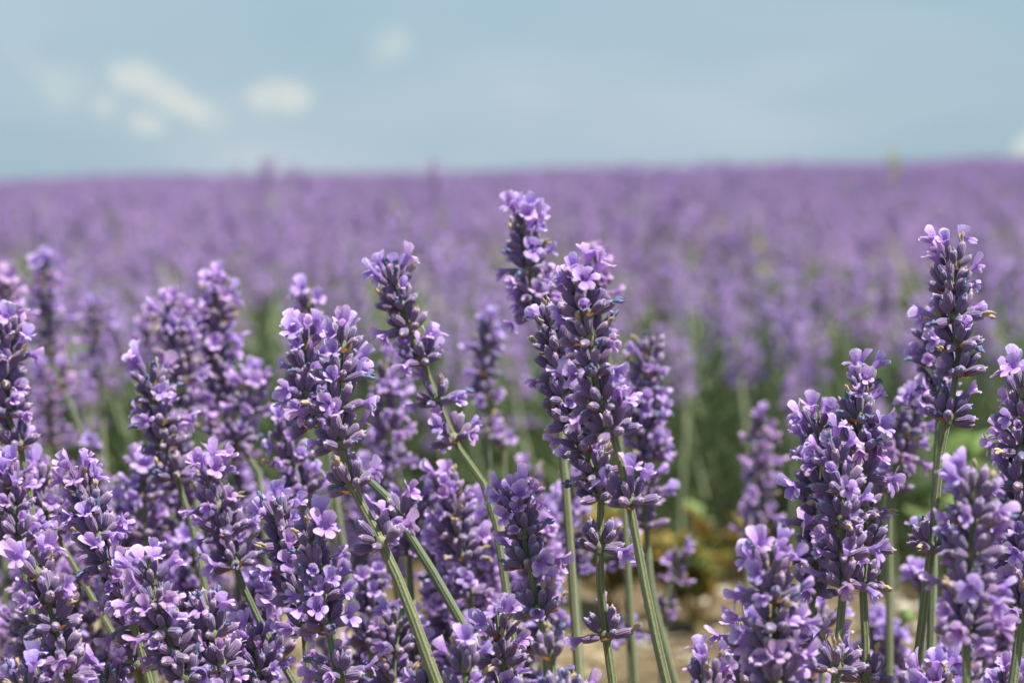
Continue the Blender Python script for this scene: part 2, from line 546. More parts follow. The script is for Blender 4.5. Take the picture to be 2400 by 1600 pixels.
def whorl_layout(rng, n_low, n_up, el_low, el_up, p_open, size=1.0, far=False, p_dry=.10, bracts=2, big=1.0):
    """a list of (kind, variant, matrix) in the whorl's own frame, +Z towards the spike's tip"""
    out = []
    off = rng.uniform(0, 6.28)
    ca, co = ('far_calyx', 'far_corolla') if far else ('calyx', 'corolla')
    rings = [(n_low, el_low, -.4), (n_up, el_up, .9)]
    if not far and el_low[1] < 40: rings.append((max(3, n_up - 2), (el_up[1], el_up[1] + 16), 1.7))
    for ring, (n, el, z0) in enumerate(rings):
        for k in range(n):
            az = off + ring * .5 + 2 * math.pi * (k + rng.uniform(-.28, .28)) / max(n, 1)
            e = R(rng.uniform(*el))
            s = size * (G_FAR if far else G_NEAR) * rng.uniform(.82, 1.14)
            m = piece_matrix(az, e, 1.5 * mm, z0 * mm, s, rng.uniform(-.3, .3))
            out.append((ca, rng.randrange(len(PIECES[ca])), m))
            q = rng.random()
            if q < p_open * .82:
                tip = m @ Matrix.Translation((0, 0, 5.5 * mm))
                tip = tip @ Matrix.Rotation(R(rng.uniform(-4, 28)), 4, 'X') @ Matrix.Rotation(rng.uniform(-.5, .5), 4, 'Z')
                out.append((co, rng.randrange(len(PIECES[co])), tip @ Matrix.Diagonal((big * rng.uniform(.62, .96), big * rng.uniform(.62, .98), big * rng.uniform(.66, 1.0), 1))))
            elif q < p_open + p_dry and not far:
                kd = 'withered_tan' if rng.random() < .55 else 'withered_blue'
                out.append((kd, rng.randrange(len(PIECES[kd])), m @ Matrix.Translation((0, 0, 5.7 * mm)) @ Matrix.Rotation(rng.uniform(-.5, .5), 4, 'X')))
    if not far:
        for k in range(bracts):
            az = off + math.pi * k + rng.uniform(-.5, .5)
            out.append(('bract', rng.randrange(4), piece_matrix(az, R(rng.uniform(-5, 30)), 1.3 * mm, -1.2 * mm, size * .75 * rng.uniform(.8, 1.05))))
    return out


def whorl_mesh(rng, far, *a, **k):
    mb = MB()
    for kind, i, m in whorl_layout(rng, *a, far=far, **k):
        mb.add(PIECES[kind][i], m)
    if not far: mb.add(PIECES['hub'][0], Matrix.Identity(4))
    return mb


# whorls whose pieces the blur runs together: one mesh each, shared
rw = random.Random(21)
SOFT_MB = [whorl_mesh(rw, False, rw.randint(5, 6), rw.randint(4, 5), (-5, 30), (38, 64), .55) for _ in range(8)]
SOFT_TOP_MB = [whorl_mesh(rw, False, rw.randint(4, 5), rw.randint(4, 5), (45, 62), (66, 84), .75, .85, big=1.35) for _ in range(3)]
SOFT = [b.mesh('soft_whorl') for b in SOFT_MB]
SOFT_TOP = [b.mesh('soft_top_whorl') for b in SOFT_TOP_MB]


# ------------------------------------------------------------------ objects
def link(name, data, parent=None, matrix=None):
    o = bpy.data.objects.new(name, data)
    COL.objects.link(o)
    if parent is not None: o.parent = parent
    if matrix is not None: o.matrix_basis = matrix
    return o


def tag(o, label=None, cat=None, group=None, kind=None):
    if label: o['label'] = label
    if cat: o['category'] = cat
    if group: o['group'] = group
    if kind: o['kind'] = kind
    return o


def arc(pts):
    L = [0.0]
    for a, b in zip(pts, pts[1:]): L.append(L[-1] + (b - a).length)
    return L


def point_at(pts, L, s):
    s = min(max(s, 0), L[-1])
    for i in range(len(L) - 1):
        if s <= L[i + 1]:
            t = (s - L[i]) / max(L[i + 1] - L[i], 1e-9)
            return pts[i].lerp(pts[i + 1], t), (pts[i] - pts[i + 1]).normalized()
    return pts[-1], (pts[-2] - pts[-1]).normalized()


def frame_on(p, t, spin):
    q = t.to_track_quat('Z', 'Y').to_matrix().to_4x4() @ Matrix.Rotation(spin, 4, 'Z')
    q.translation = p
    return q


def make_stalk(rng, path, head_s, extra_s, label, group, detailed=True, p_open=.4, gap=7.0, size=1.0, top_open=.5, rad=1.06, p_dry=.055, cat='lavender stalk'):
    """path: world points from the spike's tip down to the root; head_s: arc length of the flower head; extra_s: arc positions of whorls apart from it"""
    root = path[-1].copy()
    t = link('lavender_stalk', None)
    t.location = root
    t.empty_display_size = .01
    tag(t, label, cat, group)
    loc = [p - root for p in path]
    L = arc(loc)
    # stem
    n = 26
    sp = [point_at(loc, L, 2.5 * mm + (L[-1] - 2.5 * mm) * (k / n) ** .9)[0] for k in range(n + 1)]
    mb = MB()
    sweep(mb, sp, lambda q: rad * mm * size * (.55 + .45 * min(1, q * 4)), 8, STEM, .10, twist=rng.uniform(0, 1))
    link('stem', mb.mesh('stem'), t)
    ss, s = [], 6.8 * mm * size
    while s < head_s - 3.5 * mm:
        ss.append(s)
        k = s / max(head_s, 1e-6)
        s += gap * .89 * mm * size * rng.uniform(.82, 1.1) * (.8 + .4 * k)
    ss.append(head_s)
    for j, s in enumerate(ss + list(extra_s)):
        p, tg = point_at(loc, L, s)
        m = frame_on(p, tg, rng.uniform(0, 6.28))
        apart = j >= len(ss)
        top = j == 0
        if not detailed:
            w = link('flower_whorl', rng.choice(SOFT_TOP if top else SOFT), t, m @ Matrix.Scale(size * rng.uniform(.78, .98), 4))
            continue
        w = link('flower_whorl', rng.choice(MESHES['hub']), t, m)
        if top: lay = whorl_layout(rng, rng.randint(4, 5), rng.randint(4, 5), (40, 60), (66, 84), top_open, .84 * size, p_dry=p_dry, bracts=1, big=1.35)
        elif j == 1: lay = whorl_layout(rng, 7, 5, (12, 38), (48, 68), p_open, .95 * size, p_dry=p_dry)
        elif apart: lay = whorl_layout(rng, rng.randint(5, 6), rng.randint(3, 4), (-2, 28), (38, 66), p_open * .8, size, p_dry=p_dry * 1.6)
        else: lay = whorl_layout(rng, rng.randint(7, 8), rng.randint(5, 6), (-10, 30), (36, 60), p_open, size, p_dry=p_dry)
        for kind, i, mx in lay:
            link(PNAME[kind], MESHES[kind][i], w, mx)
    return t


def sstep(a, b, x):
    t = min(max((x - a) / (b - a), 0), 1)
    return t * t * (3 - 2 * t)


def terrain(x, y):
    """flat near by, gently uneven far off, falling away behind the crest"""
    u_ = x / max(y, 1)
    far = sstep(25, 85, y)
    return far * (.14 * sstep(.01, .10, u_) + .05 * math.sin(38 * u_ + .6) + .04 * math.sin(71 * u_)) - max(0, y - 95) ** 2 * 2.5e-5


# ------------------------------------------------------------------ the setting: ground
def ground_mesh():
    ys = [-3, -1.5, -.5] + [.0 + .06 * k for k in range(50)] + [3.0 * 1.16 ** k for k in range(1, 44)]
    xs = [-1 + 2 * k / 60 for k in range(61)]
    rnd = np.random.RandomState(4)
    pts, mb = [], MB()
    for y in ys:
        half = 3 + abs(y) * 1.6
        for x in xs:
            X = half * x
            z = 0.006 * math.sin(9 * X + 3 * math.sin(4 * y)) * math.sin(7 * y) if abs(y) < 4 else 0
            z += rnd.uniform(-.003, .003) if abs(y) < 4 else 0
            z += terrain(X, y)
            pts.append(Vector((X, y, z)))
    mb.grid(pts, len(xs), len(ys), SOIL)
    return mb.mesh('ground')


tag(link('ground', ground_mesh()), kind='structure')

# ------------------------------------------------------------------ leafy bushes
def foliage_mb(rng, n, rx, ry, hgt, blade=(.022, .036), mats=(LEAF,), width=1.5):
    """narrow leaves packed in a low dome, upright and leaning outwards"""
    mb = MB()
    for k in range(n):
        a = rng.uniform(0, 6.28)
        q = math.sqrt(rng.random())
        x, y = rx * q * math.cos(a), ry * q * math.sin(a)
        top = hgt * math.sqrt(max(0, 1 - q * q * .72))
        z = top * rng.random() ** .8
        ln = rng.uniform(*blade)
        tilt = rng.uniform(.1, .9)
        az = a + rng.uniform(-1.4, 1.4)
        d = Vector((math.sin(tilt) * math.cos(az), math.sin(tilt) * math.sin(az), math.cos(tilt)))
        side = d.cross(Vector((rng.uniform(-1, 1), rng.uniform(-1, 1), .2))).normalized() * (width * mm)
        sag = Vector((math.cos(az), math.sin(az), -.3)) * ln * .2
        p = Vector((x, y, z - ln * .3))
        pts = [p - side * .5, p + side * .5, p + d * ln * .5 - side, p + d * ln * .5 + side, p + d * ln + sag - side * .2, p + d * ln + sag + side * .2]
        mb.grid(pts, 2, 3, rng.choice(mats))
    return mb


def far_stalk(mb, rng, root, tip, size=1.0, nw=None):
    """one stalk of the distant kind added to MB: thin stem, whorls of few-sided pieces"""
    mid = root.lerp(tip, .55) + Vector((rng.uniform(-1, 1), rng.uniform(-1, 1), 0)) * .006
    pts = catmull([tip, mid, root], 5)
    sweep(mb, pts, 1.1 * mm, 3, FARS)
    L = arc(pts)
    s = 5 * mm
    nw = nw or rng.randint(4, 6)
    for j in range(nw):
        p, tg = point_at(pts, L, s)
        mb.add(rng.choice(FAR_TOP if j == 0 else FAR_WHORL), frame_on(p, tg, rng.uniform(0, 6.28)) @ Matrix.Scale(size * rng.uniform(.9, 1.15), 4))
        s += 7.0 * mm * size * (1 if j < nw - 2 else rng.choice((1, 1, 2.2)))


FAR_WHORL = [whorl_mesh(rw, True, 5, 3, (-5, 30), (40, 62), .45) for _ in range(5)]
FAR_TOP = [whorl_mesh(rw, True, 4, 3, (40, 60), (66, 84), .5, .85) for _ in range(2)]


# ------------------------------------------------------------------ second row: leafy bushes one can tell apart
rb = random.Random(5)
FOL = [foliage_mb(rb, 5200, .21, .20, .138).mesh('foliage') for _ in range(2)]
bush_sites = [(-.47, 1.73, 'dark green lavender bush behind the dense spikes at the picture edge'),
              (-.17, 1.76, 'dark green lavender bush glimpsed between the two tall pale spikes'),
              (.13, 1.72, 'dark green lavender bush above the yellowing weed'),
              (.36, 1.60, 'dark green lavender bush with deep shade behind the three-stemmed cluster'),
              (.74, 1.62, 'dark green lavender bush mostly cut off by the picture edge')]
for i, (x, y, lb) in enumerate(bush_sites):
    t = link('lavender_bush', None)
    t.location = (x, y, 0)
    t.rotation_euler = (0, 0, i * 2.1)
    tag(t, lb, 'lavender bush', 'leafy bushes of the second row')
    tag(link('foliage', FOL[i % 2], t), kind='stuff')

# second-row flower stalks, the nearest of the field, each a thing
rs = random.Random(11)
heads = []
for v_ in range(6):
    mb_h, mb_s = MB(), MB()
    ln = .12
    nw = rs.randint(4, 6)
    s = 0.005
    bend = rs.uniform(-.004, .004)
    mbw = MB()
    pos = []
    for j in range(nw):
        pos.append(s)
        mbw.add(rs.choice(FAR_TOP if j == 0 else FAR_WHORL), Matrix.Translation((0, 0, -s)) @ Matrix.Rotation(rs.uniform(0, 6.28), 4, 'Z'))
        s += .0072 * (1 if j < nw - 2 else rs.choice((1, 1.1, 2.3)))
    sweep(mb_s, catmull([Vector((0, 0, -.003)), Vector((bend, 0, -.06)), Vector((0, bend, -.13)), Vector((0, 0, -.20))], 8), 1.15 * mm, 4, FARS)
    heads.append((mbw.mesh('flower_head'), mb_s.mesh('stem')))


def plain_stalk(rng, tip, lean_x, lean_y, label, group, size=1.0, hm=None):
    h_, s_ = hm or rng.choice(heads)
    d = Vector((lean_x, lean_y, 1)).normalized()
    q = d.to_track_quat('Z', 'Y').to_matrix().to_4x4() @ Matrix.Rotation(rng.uniform(0, 6.28), 4, 'Z')
    ln = .20
    k = max(tip.z / d.z / ln, .3)
    t = link('lavender_stalk', None)
    t.location = tip - d * (ln * k)
    t.empty_display_size = .01
    tag(t, label, 'lavender stalk', group)
    m = q.copy(); m.translation = d * (ln * k)
    link('flower_head', h_, t, m @ Matrix.Scale(size, 4))
    link('stem', s_, t, m @ Matrix.Diagonal((1, 1, k, 1)))
    return t


for i in range(152):
    x = rs.uniform(-.46, .46)
    d = 1.40 + .50 * rs.random()
    # tips rise from the front of the row to its crest
    z = .122 + .076 * min(1, (d - 1.38) / .40) * rs.uniform(.45, 1.1) + rs.uniform(-.012, .022)
    lean = -.10 - .22 * max(0, -x) + rs.uniform(-.16, .12)
    plain_stalk(rs, Vector((x, d, z)), lean, -.12 + rs.uniform(-.15, .2), 'blurred purple lavender stalk rising from the green bushes of the second row', 'blurred stalks of the second row', rs.uniform(.85, 1.15))

# ------------------------------------------------------------------ the rest of the field: one object, bushes set out in rows to the crest
protos = bpy.data.collections.new('field_plants')
rf = random.Random(3)
for v_ in range(6):
    mb = MB()
    mb.add(foliage_mb(rf, 420 if v_ < 3 else 260, .19, .19, .12, (.03, .05), (LEAF,), 2.6), Matrix.Identity(4))
    for k in range(27 if v_ < 3 else 44):
        a, q = rf.uniform(0, 6.28), math.sqrt(rf.random())
        rt = Vector((.10 * q * math.cos(a), .10 * q * math.sin(a), .02))
        ht = .200 - .05 * q * q + rf.uniform(-.045, .02)
        tp = Vector((.25 * q * math.cos(a) - .03, .25 * q * math.sin(a), ht))
        far_stalk(mb, rf, rt, tp, rf.uniform(.9, 1.2))
    o = bpy.data.objects.new('field_plant', mb.mesh('field_plant'))
    protos.objects.link(o)

pts, rot, scl, pick = [], [], [], []
y = 2.05
row = 0
while y < 112:
    step = .30 if y < 40 else .42
    half = y * .36 + .8
    n = int(2 * half / step)
    for k in range(n):
        x = -half + (k + rf.random() * .6) * step
        yy = y + rf.uniform(-.12, .12)
        z = terrain(x, yy)
        pts.append((x, yy, z)); rot.append((0, 0, rf.uniform(0, 6.28))); scl.append((rf.uniform(.86, 1.06) if rf.random() > .07 else rf.uniform(1.12, 1.32)) * (1 + .09 * math.sin(x * 2.1 + yy * .8) * math.sin(x * .7 - yy * 1.3))); pick.append(rf.randrange(3) if yy < 2.6 or rf.random() < .12 else 3 + rf.randrange(3))
    y += (.36 if row % 2 == 0 else .62) * (1 if y < 30 else 1.3)
    row += 1
me = bpy.data.meshes.new('lavender_field')
me.from_pydata(pts, [], [])
for nm, ty, dat, key in (('rot', 'FLOAT_VECTOR', rot, 'vector'), ('scl', 'FLOAT', scl, 'value'), ('pick', 'INT', pick, 'value')):
    at_ = me.attributes.new(nm, ty, 'POINT')
    at_.data.foreach_set(key, np.array(dat).reshape(-1))
fo = tag(link('lavender_field', me), kind='stuff')
tag(fo, 'purple lavender field running in merged rows to the horizon', 'lavender field')
ng = bpy.data.node_groups.new('field_rows', 'GeometryNodeTree')
ng.interface.new_socket('Geometry', in_out='INPUT', socket_type='NodeSocketGeometry')
ng.interface.new_socket('Geometry', in_out='OUTPUT', socket_type='NodeSocketGeometry')
gi, go = ng.nodes.new('NodeGroupInput'), ng.nodes.new('NodeGroupOutput')
ci = ng.nodes.new('GeometryNodeCollectionInfo')
ci.inputs['Collection'].default_value = protos
ci.inputs['Separate Children'].default_value = True
ci.inputs['Reset Children'].default_value = True
iop = ng.nodes.new('GeometryNodeInstanceOnPoints')
iop.inputs['Pick Instance'].default_value = True


def named(nm, ty):
    nd = ng.nodes.new('GeometryNodeInputNamedAttribute')
    nd.data_type = ty
    nd.inputs[0].default_value = nm
    return nd.outputs[0]


ng.links.new(gi.outputs[0], iop.inputs['Points'])
ng.links.new(ci.outputs[0], iop.inputs['Instance'])
ng.links.new(named('pick', 'INT'), iop.inputs['Instance Index'])
ng.links.new(named('rot', 'FLOAT_VECTOR'), iop.inputs['Rotation'])
ng.links.new(named('scl', 'FLOAT'), iop.inputs['Scale'])
ng.links.new(iop.outputs[0], go.inputs[0])
md = fo.modifiers.new('rows', 'NODES')
md.node_group = ng

# a stalk that stands clear of the skyline, and two ripening grasses
plain_stalk(rs, at(1014, 374, 2.3), -.07, 0, 'single blurred lavender stalk poking above the skyline', None, 1.0)


def grass_stalk(px, py, d, label):
    t = link('grass_stalk', None)
    tip = at(px, py, d)
    root = Vector((tip.x + .03, tip.y, 0))
    t.location = root
    tag(t, label, 'grass', 'grass stalks in the lavender')
    l = tip - root
    mb = MB()
    sweep(mb, catmull([l, l * .5 + Vector((-.01, 0, 0)), Vector((0, 0, 0))], 8), .0011, 5, GRASSM)
    link('stem', mb.mesh('stem'), t)
    mb = MB()
    for k in range(16):
        p = l * (1 - k * .008)
        a = k * 2.4
        q = Vector((math.cos(a) * .35, math.sin(a) * .35, 1)).normalized()
        s = q.cross(Vector((0, 1, .1))).normalized() * .0016
        mb.grid([p - s * .4, p + s * .4, p + q * .008 - s, p + q * .008 + s, p + q * .017 - s * .1, p + q * .017 + s * .1], 2, 3, GRASSM)
    link('ear', mb.mesh('ear'), t)


grass_stalk(2092, 372, 3.4, 'yellow-green grass ear rising above the skyline over the tallest detached spike')


# ------------------------------------------------------------------ foreground stalks
S = 1.0
rk = random.Random(99)


def stalk(label, pts, base_y, d, extra=(), group='foreground lavender stalks', **kw):
    """pts: picture points from tip to lowest seen point of the stem; base_y: picture height of the lowest whorl of the head; d: depth or (tip, foot)"""
    d0, d1 = d if isinstance(d, tuple) else (d, d)
    n = len(pts)
    ys = [p[1] for p in pts]
    W = [at(x, y, d0 + (d1 - d0) * (y - ys[0]) / max(ys[-1] - ys[0], 1)) for x, y in pts]
    W = catmull(W, 10 * (n - 1))
    t = (W[-1] - W[-4]).normalized()
    if t.z > -.35: t = Vector((t.x, t.y, -.35)).normalized()
    # down to the ground, straightening up
    p = W[-1]
    foot = []
    drop = p.z
    t2 = Vector((t.x * .55, t.y * .5 + .08, t.z)).normalized()
    foot.append(p + t * (drop * .45 / -t.z))
    q = foot[0]
    foot.append(q + t2 * (q.z / -t2.z))
    W = W + catmull([W[-1], foot[0], foot[1]], 8)[1:]
    L = arc(W)

    def s_of(y):
        best = min(range(len(W)), key=lambda i: abs((800 - y) / F - ((W[i] - cam_pos).dot(c_u) / (W[i] - cam_pos).dot(c_f))))
        return L[best]
    make_stalk(rk, W, s_of(base_y), [s_of(y) for y in extra], label, group, **kw)


# centre and right
stalk('tallest sharp lavender spike in the middle, pale open flowers crowning it', [(1338, 598), (1368, 700), (1388, 850), (1402, 930), (1432, 1010), (1452, 1060), (1478, 1190), (1506, 1344), (1529, 1459), (1562, 1600)], 1010, .485, (1182,), top_open=.85, p_open=.3, gap=7.6)
stalk('softer spike just behind the middle one, its rounded head reaching highest above the field', [(1222, 470), (1232, 540), (1240, 650), (1258, 730), (1290, 850), (1312, 1000), (1330, 1200), (1350, 1500)], 735, .60, (), top_open=.9, p_open=.45)
stalk('dark spike half hidden along the back of the middle one, long straight stem', [(1290, 690), (1300, 800), (1318, 900), (1345, 1000), (1395, 1100), (1410, 1180), (1404, 1306), (1412, 1421), (1436, 1600)], 1165, .525, (1285, 1492), p_open=.35)
stalk('blurred spike whose two pale petals peek out behind the middle crown', [(1392, 580), (1400, 660), (1420, 800), (1450, 1000), (1470, 1300)], 690, .64, (), top_open=.9, detailed=False, size=.8)
stalk('blurred spike standing clear beside the tall middle one, long stem behind it', [(1535, 765), (1522, 840), (1512, 930), (1515, 1020), (1520, 1080), (1515, 1230), (1530, 1400), (1582, 1600)], 1075, .66, (1150, 1235), p_open=.5)
stalk('small blurred spike low beside the yellowing weed', [(1602, 1262), (1590, 1310), (1572, 1370), (1560, 1430), (1552, 1600)], 1430, .74, (), detailed=False)
stalk('blurred spike hanging behind the stems above the bare soil', [(1345, 1090), (1342, 1180), (1345, 1280), (1350, 1345), (1362, 1600)], 1335, .70, (), detailed=False)
stalk('blurred stalk with a pale green stem at the foot of the middle pair', [(1460, 1215), (1462, 1290), (1470, 1400), (1480, 1600)], 1330, .68, (1500,), detailed=False)
stalk('leaning sharp spike low in the middle, pale crown and open starry flowers below', [(1196, 1118), (1212, 1180), (1228, 1260), (1240, 1330), (1262, 1420), (1275, 1500), (1282, 1600)], 1425, .50, (), top_open=.8, p_open=.42, gap=8.0, p_dry=.12, size=.9)
stalk('spike of closed buds in front of the leaning one, cut by the bottom edge', [(1281, 1448), (1288, 1510), (1293, 1570), (1300, 1650)], 1640, .462, (), top_open=.2, p_open=.3)
stalk('open-flowered spike on a short stem beside the bud spike', [(1330, 1540), (1340, 1580), (1350, 1660)], 1640, .50, (), p_open=.6)
stalk('small crown of upright buds at the bottom edge in front of bare soil', [(1662, 1512), (1658, 1570), (1655, 1660)], 1640, .478, (), top_open=.5, p_open=.3)
stalk('slim blurred spike standing alone before the dark green bush', [(1781, 952), (1783, 1020), (1784, 1100), (1780, 1180), (1757, 1260), (1750, 1400), (1745, 1600)], 1250, .80, (), detailed=False)
stalk('thick blurred spike left of the three-stemmed cluster, pale lobed crown', [(1802, 1252), (1805, 1330), (1815, 1400), (1814, 1480), (1818, 1560), (1822, 1650)], 1600, .455, (), top_open=.9, p_open=.5)
stalk('tall spike of the three-stemmed cluster topped by one open flower', [(2030, 838), (2018, 930), (2015, 1020), (2022, 1150), (2026, 1260), (2023, 1380), (2028, 1470), (2030, 1600)], 1372, .525, (1585,), top_open=.6, p_open=.35, gap=8.2)
stalk('front spike of the three-stemmed cluster, dark buds over a pale straight stem', [(1944, 1005), (1948, 1060), (1968, 1130), (1975, 1220), (1976, 1300), (1977, 1372), (1968, 1480), (1958, 1600)], 1366, .495, (1560,), p_open=.28, gap=7.6)
stalk('outer spike of the three-stemmed cluster on a stem slanting away', [(1918, 935), (1915, 1030), (1916, 1120), (1914, 1240), (1908, 1370), (1893, 1480), (1880, 1600)], 1378, .535, (1540,), p_open=.4, gap=8.0)
stalk('tall dark-budded spike apart from the others, two pale flowers at its tip', [(2224, 545), (2232, 610), (2228, 690), (2240, 770), (2246, 870), (2222, 980), (2203, 1080), (2191, 1208), (2177, 1330), (2143, 1600)], 868, .52, (978, 1282), top_open=.5, p_open=.12, p_dry=.2)
stalk('lavender spike half hidden behind the tall dark-budded one', [(2176, 725), (2184, 800), (2192, 880), (2200, 960), (2195, 1080), (2188, 1300), (2180, 1600)], 960, .585, (), p_open=.55)
stalk('dark blurred spike drooping behind the tall dark-budded stem', [(2158, 905), (2130, 980), (2112, 1060), (2088, 1145), (2085, 1300), (2085, 1600)], 1140, .64, (), p_open=.35)
stalk('small blurred tuft with a dry tan flower beside the long slanting stem', [(2164, 1205), (2168, 1250), (2176, 1330), (2180, 1600)], 1270, .60, (), p_open=.3, p_dry=.35)
stalk('thick soft-focus spike near the camera beside the edge cluster', [(2284, 1068), (2284, 1140), (2280, 1220), (2276, 1300), (2268, 1400), (2264, 1480), (2266, 1600)], 1480, .445, (), top_open=.7, p_open=.5)
stalk('sharp spike cut by the picture edge, bare stem below its last whorl', [(2404, 842), (2398, 940), (2394, 1040), (2392, 1150), (2392, 1270), (2394, 1350), (2394, 1440), (2374, 1600)], 1432, .505, (), top_open=.8, p_open=.4, gap=8.0)
stalk('spike mostly outside the picture edge behind the sharp cut one', [(2412, 960), (2402, 1060), (2396, 1180), (2392, 1300), (2400, 1600)], 1320, .55, (), p_open=.4)
stalk('open-petalled crown at the bottom edge below the soft-focus spike', [(2196, 1540), (2200, 1600), (2203, 1680)], 1660, .49, (), p_open=.7, top_open=.9)
stalk('low crown of flowers in the bottom corner beside a bare stem', [(2372, 1545), (2366, 1600), (2360, 1680)], 1660, .52, (), p_open=.6, top_open=.8)
stalk('blurred flowers glimpsed between the stems of the three-stemmed cluster', [(1936, 1400), (1930, 1450), (1925, 1600)], 1460, .62, (), p_open=.6)
stalk('open flowers low beside the thick blurred spike', [(1738, 1440), (1745, 1500), (1752, 1640)], 1600, .52, (), p_open=.65)
stalk('blurred purple blossoms behind the long slanting stem', [(2150, 1310), (2158, 1360), (2165, 1600)], 1370, .66, (), detailed=False)
# middle left: the tall pair and what stands round it
stalk('tall sharp spike with pale bud rings, a separate whorl below on its slanting stem', [(803, 735), (800, 800), (795, 870), (790, 950), (797, 1040), (822, 1130), (862, 1210), (902, 1288), (951, 1400), (1024, 1600)], 1040, .497, (1135, 1270), top_open=.5, p_open=.32, gap=7.4, rad=1.18)
stalk('spike tucked behind the tall pale-budded one, flowers spilling from its side', [(718, 738), (716, 800), (718, 870), (722, 970), (790, 1060), (880, 1130), (951, 1240), (1020, 1350), (1110, 1510)], 985, .555, (1215,), top_open=.85, p_open=.5)
stalk('blurred tip peeping over the tucked-in spike', [(728, 660), (726, 720), (735, 830), (760, 1000)], 760, .68, (), top_open=.8, detailed=False)
stalk('slender spike leaning across the field with two whorls apart on its bare stem', [(914, 598), (930, 690), (950, 750), (975, 810), (992, 850), (1031, 950), (1066, 1035), (1110, 1100), (1148, 1160), (1166, 1250), (1180, 1340), (1194, 1440)], 845, .565, (945, 1030), top_open=.75, p_open=.35)
stalk('blurred upright spike beyond the whorls of the slender leaning one', [(1155, 730), (1142, 790), (1136, 860), (1132, 920), (1140, 1010), (1150, 1200), (1165, 1400)], 925, .74, (1005,), top_open=.7, detailed=False)
stalk('pale blurred spike just right of the tall pale-budded one', [(905, 822), (908, 890), (905, 960), (915, 1040), (940, 1150), (960, 1400)], 1080, .70, (), detailed=False)
stalk('blurred drooping tuft beside the slender leaning stem', [(1175, 985), (1180, 1030), (1185, 1200)], 1040, .78, (), detailed=False)
stalk('long dense spike leaning below the tall one, pale furry buds', [(716, 1196), (732, 1270), (745, 1350), (760, 1430), (775, 1510), (800, 1600)], 1580, .50, (), top_open=.6, p_open=.32, gap=7.2)
stalk('open-flowered spike pressed behind the long dense one', [(648, 1142), (652, 1200), (672, 1290), (695, 1380), (712, 1460), (722, 1600)], 1470, .53, (), top_open=.7, p_open=.45)
stalk('spike with a small crown behind the slanting stem, whorl by whorl', [(1042, 1090), (1062, 1180), (1080, 1270), (1098, 1390), (1118, 1500), (1125, 1600)], 1300, .60, (1390,), p_open=.4)
stalk('stubby open spike at the bottom edge beneath the slanting stem', [(1075, 1478), (1088, 1540), (1095, 1660)], 1640, .475, (), top_open=.7, p_open=.45)
stalk('flower crown of one tall petal over bud rings, near the bottom edge', [(1160, 1412), (1172, 1470), (1176, 1540), (1178, 1650)], 1640, .515, (), top_open=.4, p_open=.35)
stalk('ring of buds with dry tan and blue tips round the slanting stem foot', [(1012, 1545), (1008, 1590), (1006, 1680)], 1660, .51, (), top_open=.05, p_open=.15, p_dry=.55)
stalk('soft spike low between the two slanting stems', [(985, 1130), (968, 1210), (960, 1300), (965, 1400), (975, 1600)], 1290, .62, (), p_open=.5)
stalk('dark spike in the shade behind the slanting stems', [(880, 1310), (872, 1380), (870, 1450), (868, 1600)], 1500, .60, (), p_open=.3)
stalk('spike of mixed buds filling the gap under the separate whorl', [(950, 1400), (935, 1460), (925, 1540), (920, 1650)], 1600, .57, (), p_open=.4)
# left
stalk('spike cut by the far edge with bright upper flowers and shaded buds', [(22, 715), (20, 800), (14, 900), (22, 1000), (50, 1060), (75, 1200), (90, 1400)], 1045, .57, (), top_open=.9, p_open=.45)
stalk('blurred tip rising behind the edge-cut spike', [(14, 635), (10, 700), (8, 800), (10, 1000)], 760, .74, (), detailed=False)
stalk('blurred spike standing tall near the edge on a green slanting stem', [(97, 592), (106, 660), (112, 740), (116, 825), (150, 920), (190, 1010), (230, 1200)], 825, .84, (905,), detailed=False, size=1.05)
stalk('pale blurred spike directly beneath the tall slanting-stemmed one', [(116, 835), (116, 900), (116, 980), (120, 1050), (135, 1150), (138, 1300)], 1035, .88, (), detailed=False, size=1.1)
stalk('slim blurred spike alone between the edge pair and the dense clump', [(224, 690), (222, 760), (228, 830), (233, 905), (240, 1000), (246, 1150)], 895, .90, (), detailed=False)
stalk('soft spike with the highest rounded tip in the dense clump', [(504, 640), (510, 720), (505, 800), (515, 900), (520, 1000), (545, 1150), (560, 1400)], 1010, .70, (), top_open=.85, p_open=.5)
stalk('soft spike shoulder to shoulder with the highest of the clump', [(402, 688), (412, 760), (425, 840), (432, 920), (440, 1000), (460, 1200)], 960, .68, (), top_open=.6, p_open=.4)
stalk('faint spike behind the shoulder of the dense clump', [(352, 705), (355, 770), (365, 850), (380, 1000)], 800, .84, (), detailed=False)
stalk('spike with drooping open bells at its tip, in front of the dense clump', [(345, 825), (355, 890), (368, 960), (385, 1040), (412, 1120), (440, 1190), (470, 1330)], 1115, .585, (), top_open=.6, p_open=.3, p_dry=.16)
stalk('spike with a forked pale tip at the clump edge', [(598, 858), (588, 920), (575, 985), (562, 1040), (580, 1060), (606, 1110), (620, 1250)], 1035, .68, (), top_open=.9, p_open=.45)
stalk('soft spike leaning towards the tall pale-budded one', [(660, 962), (672, 1020), (688, 1090), (715, 1180), (740, 1300)], 1150, .61, (), p_open=.45)
stalk('bright spike at the edge under the cut one, broad top petals', [(10, 1062), (22, 1130), (36, 1210), (50, 1290), (75, 1450)], 1260, .55, (), top_open=.9, p_open=.5)
stalk('spike beside the bright edge one, its slanting stem showing below', [(66, 1078), (85, 1130), (108, 1190), (130, 1250), (168, 1316), (215, 1400)], 1245, .575, (), top_open=.8, p_open=.45)
stalk('sharp spike arching through the crowd, star-shaped flowers at its tip', [(172, 1068), (190, 1130), (215, 1205), (240, 1280), (272, 1345), (300, 1420), (330, 1520), (350, 1600)], 1400, .525, (), top_open=.85, p_open=.4, gap=7.4)
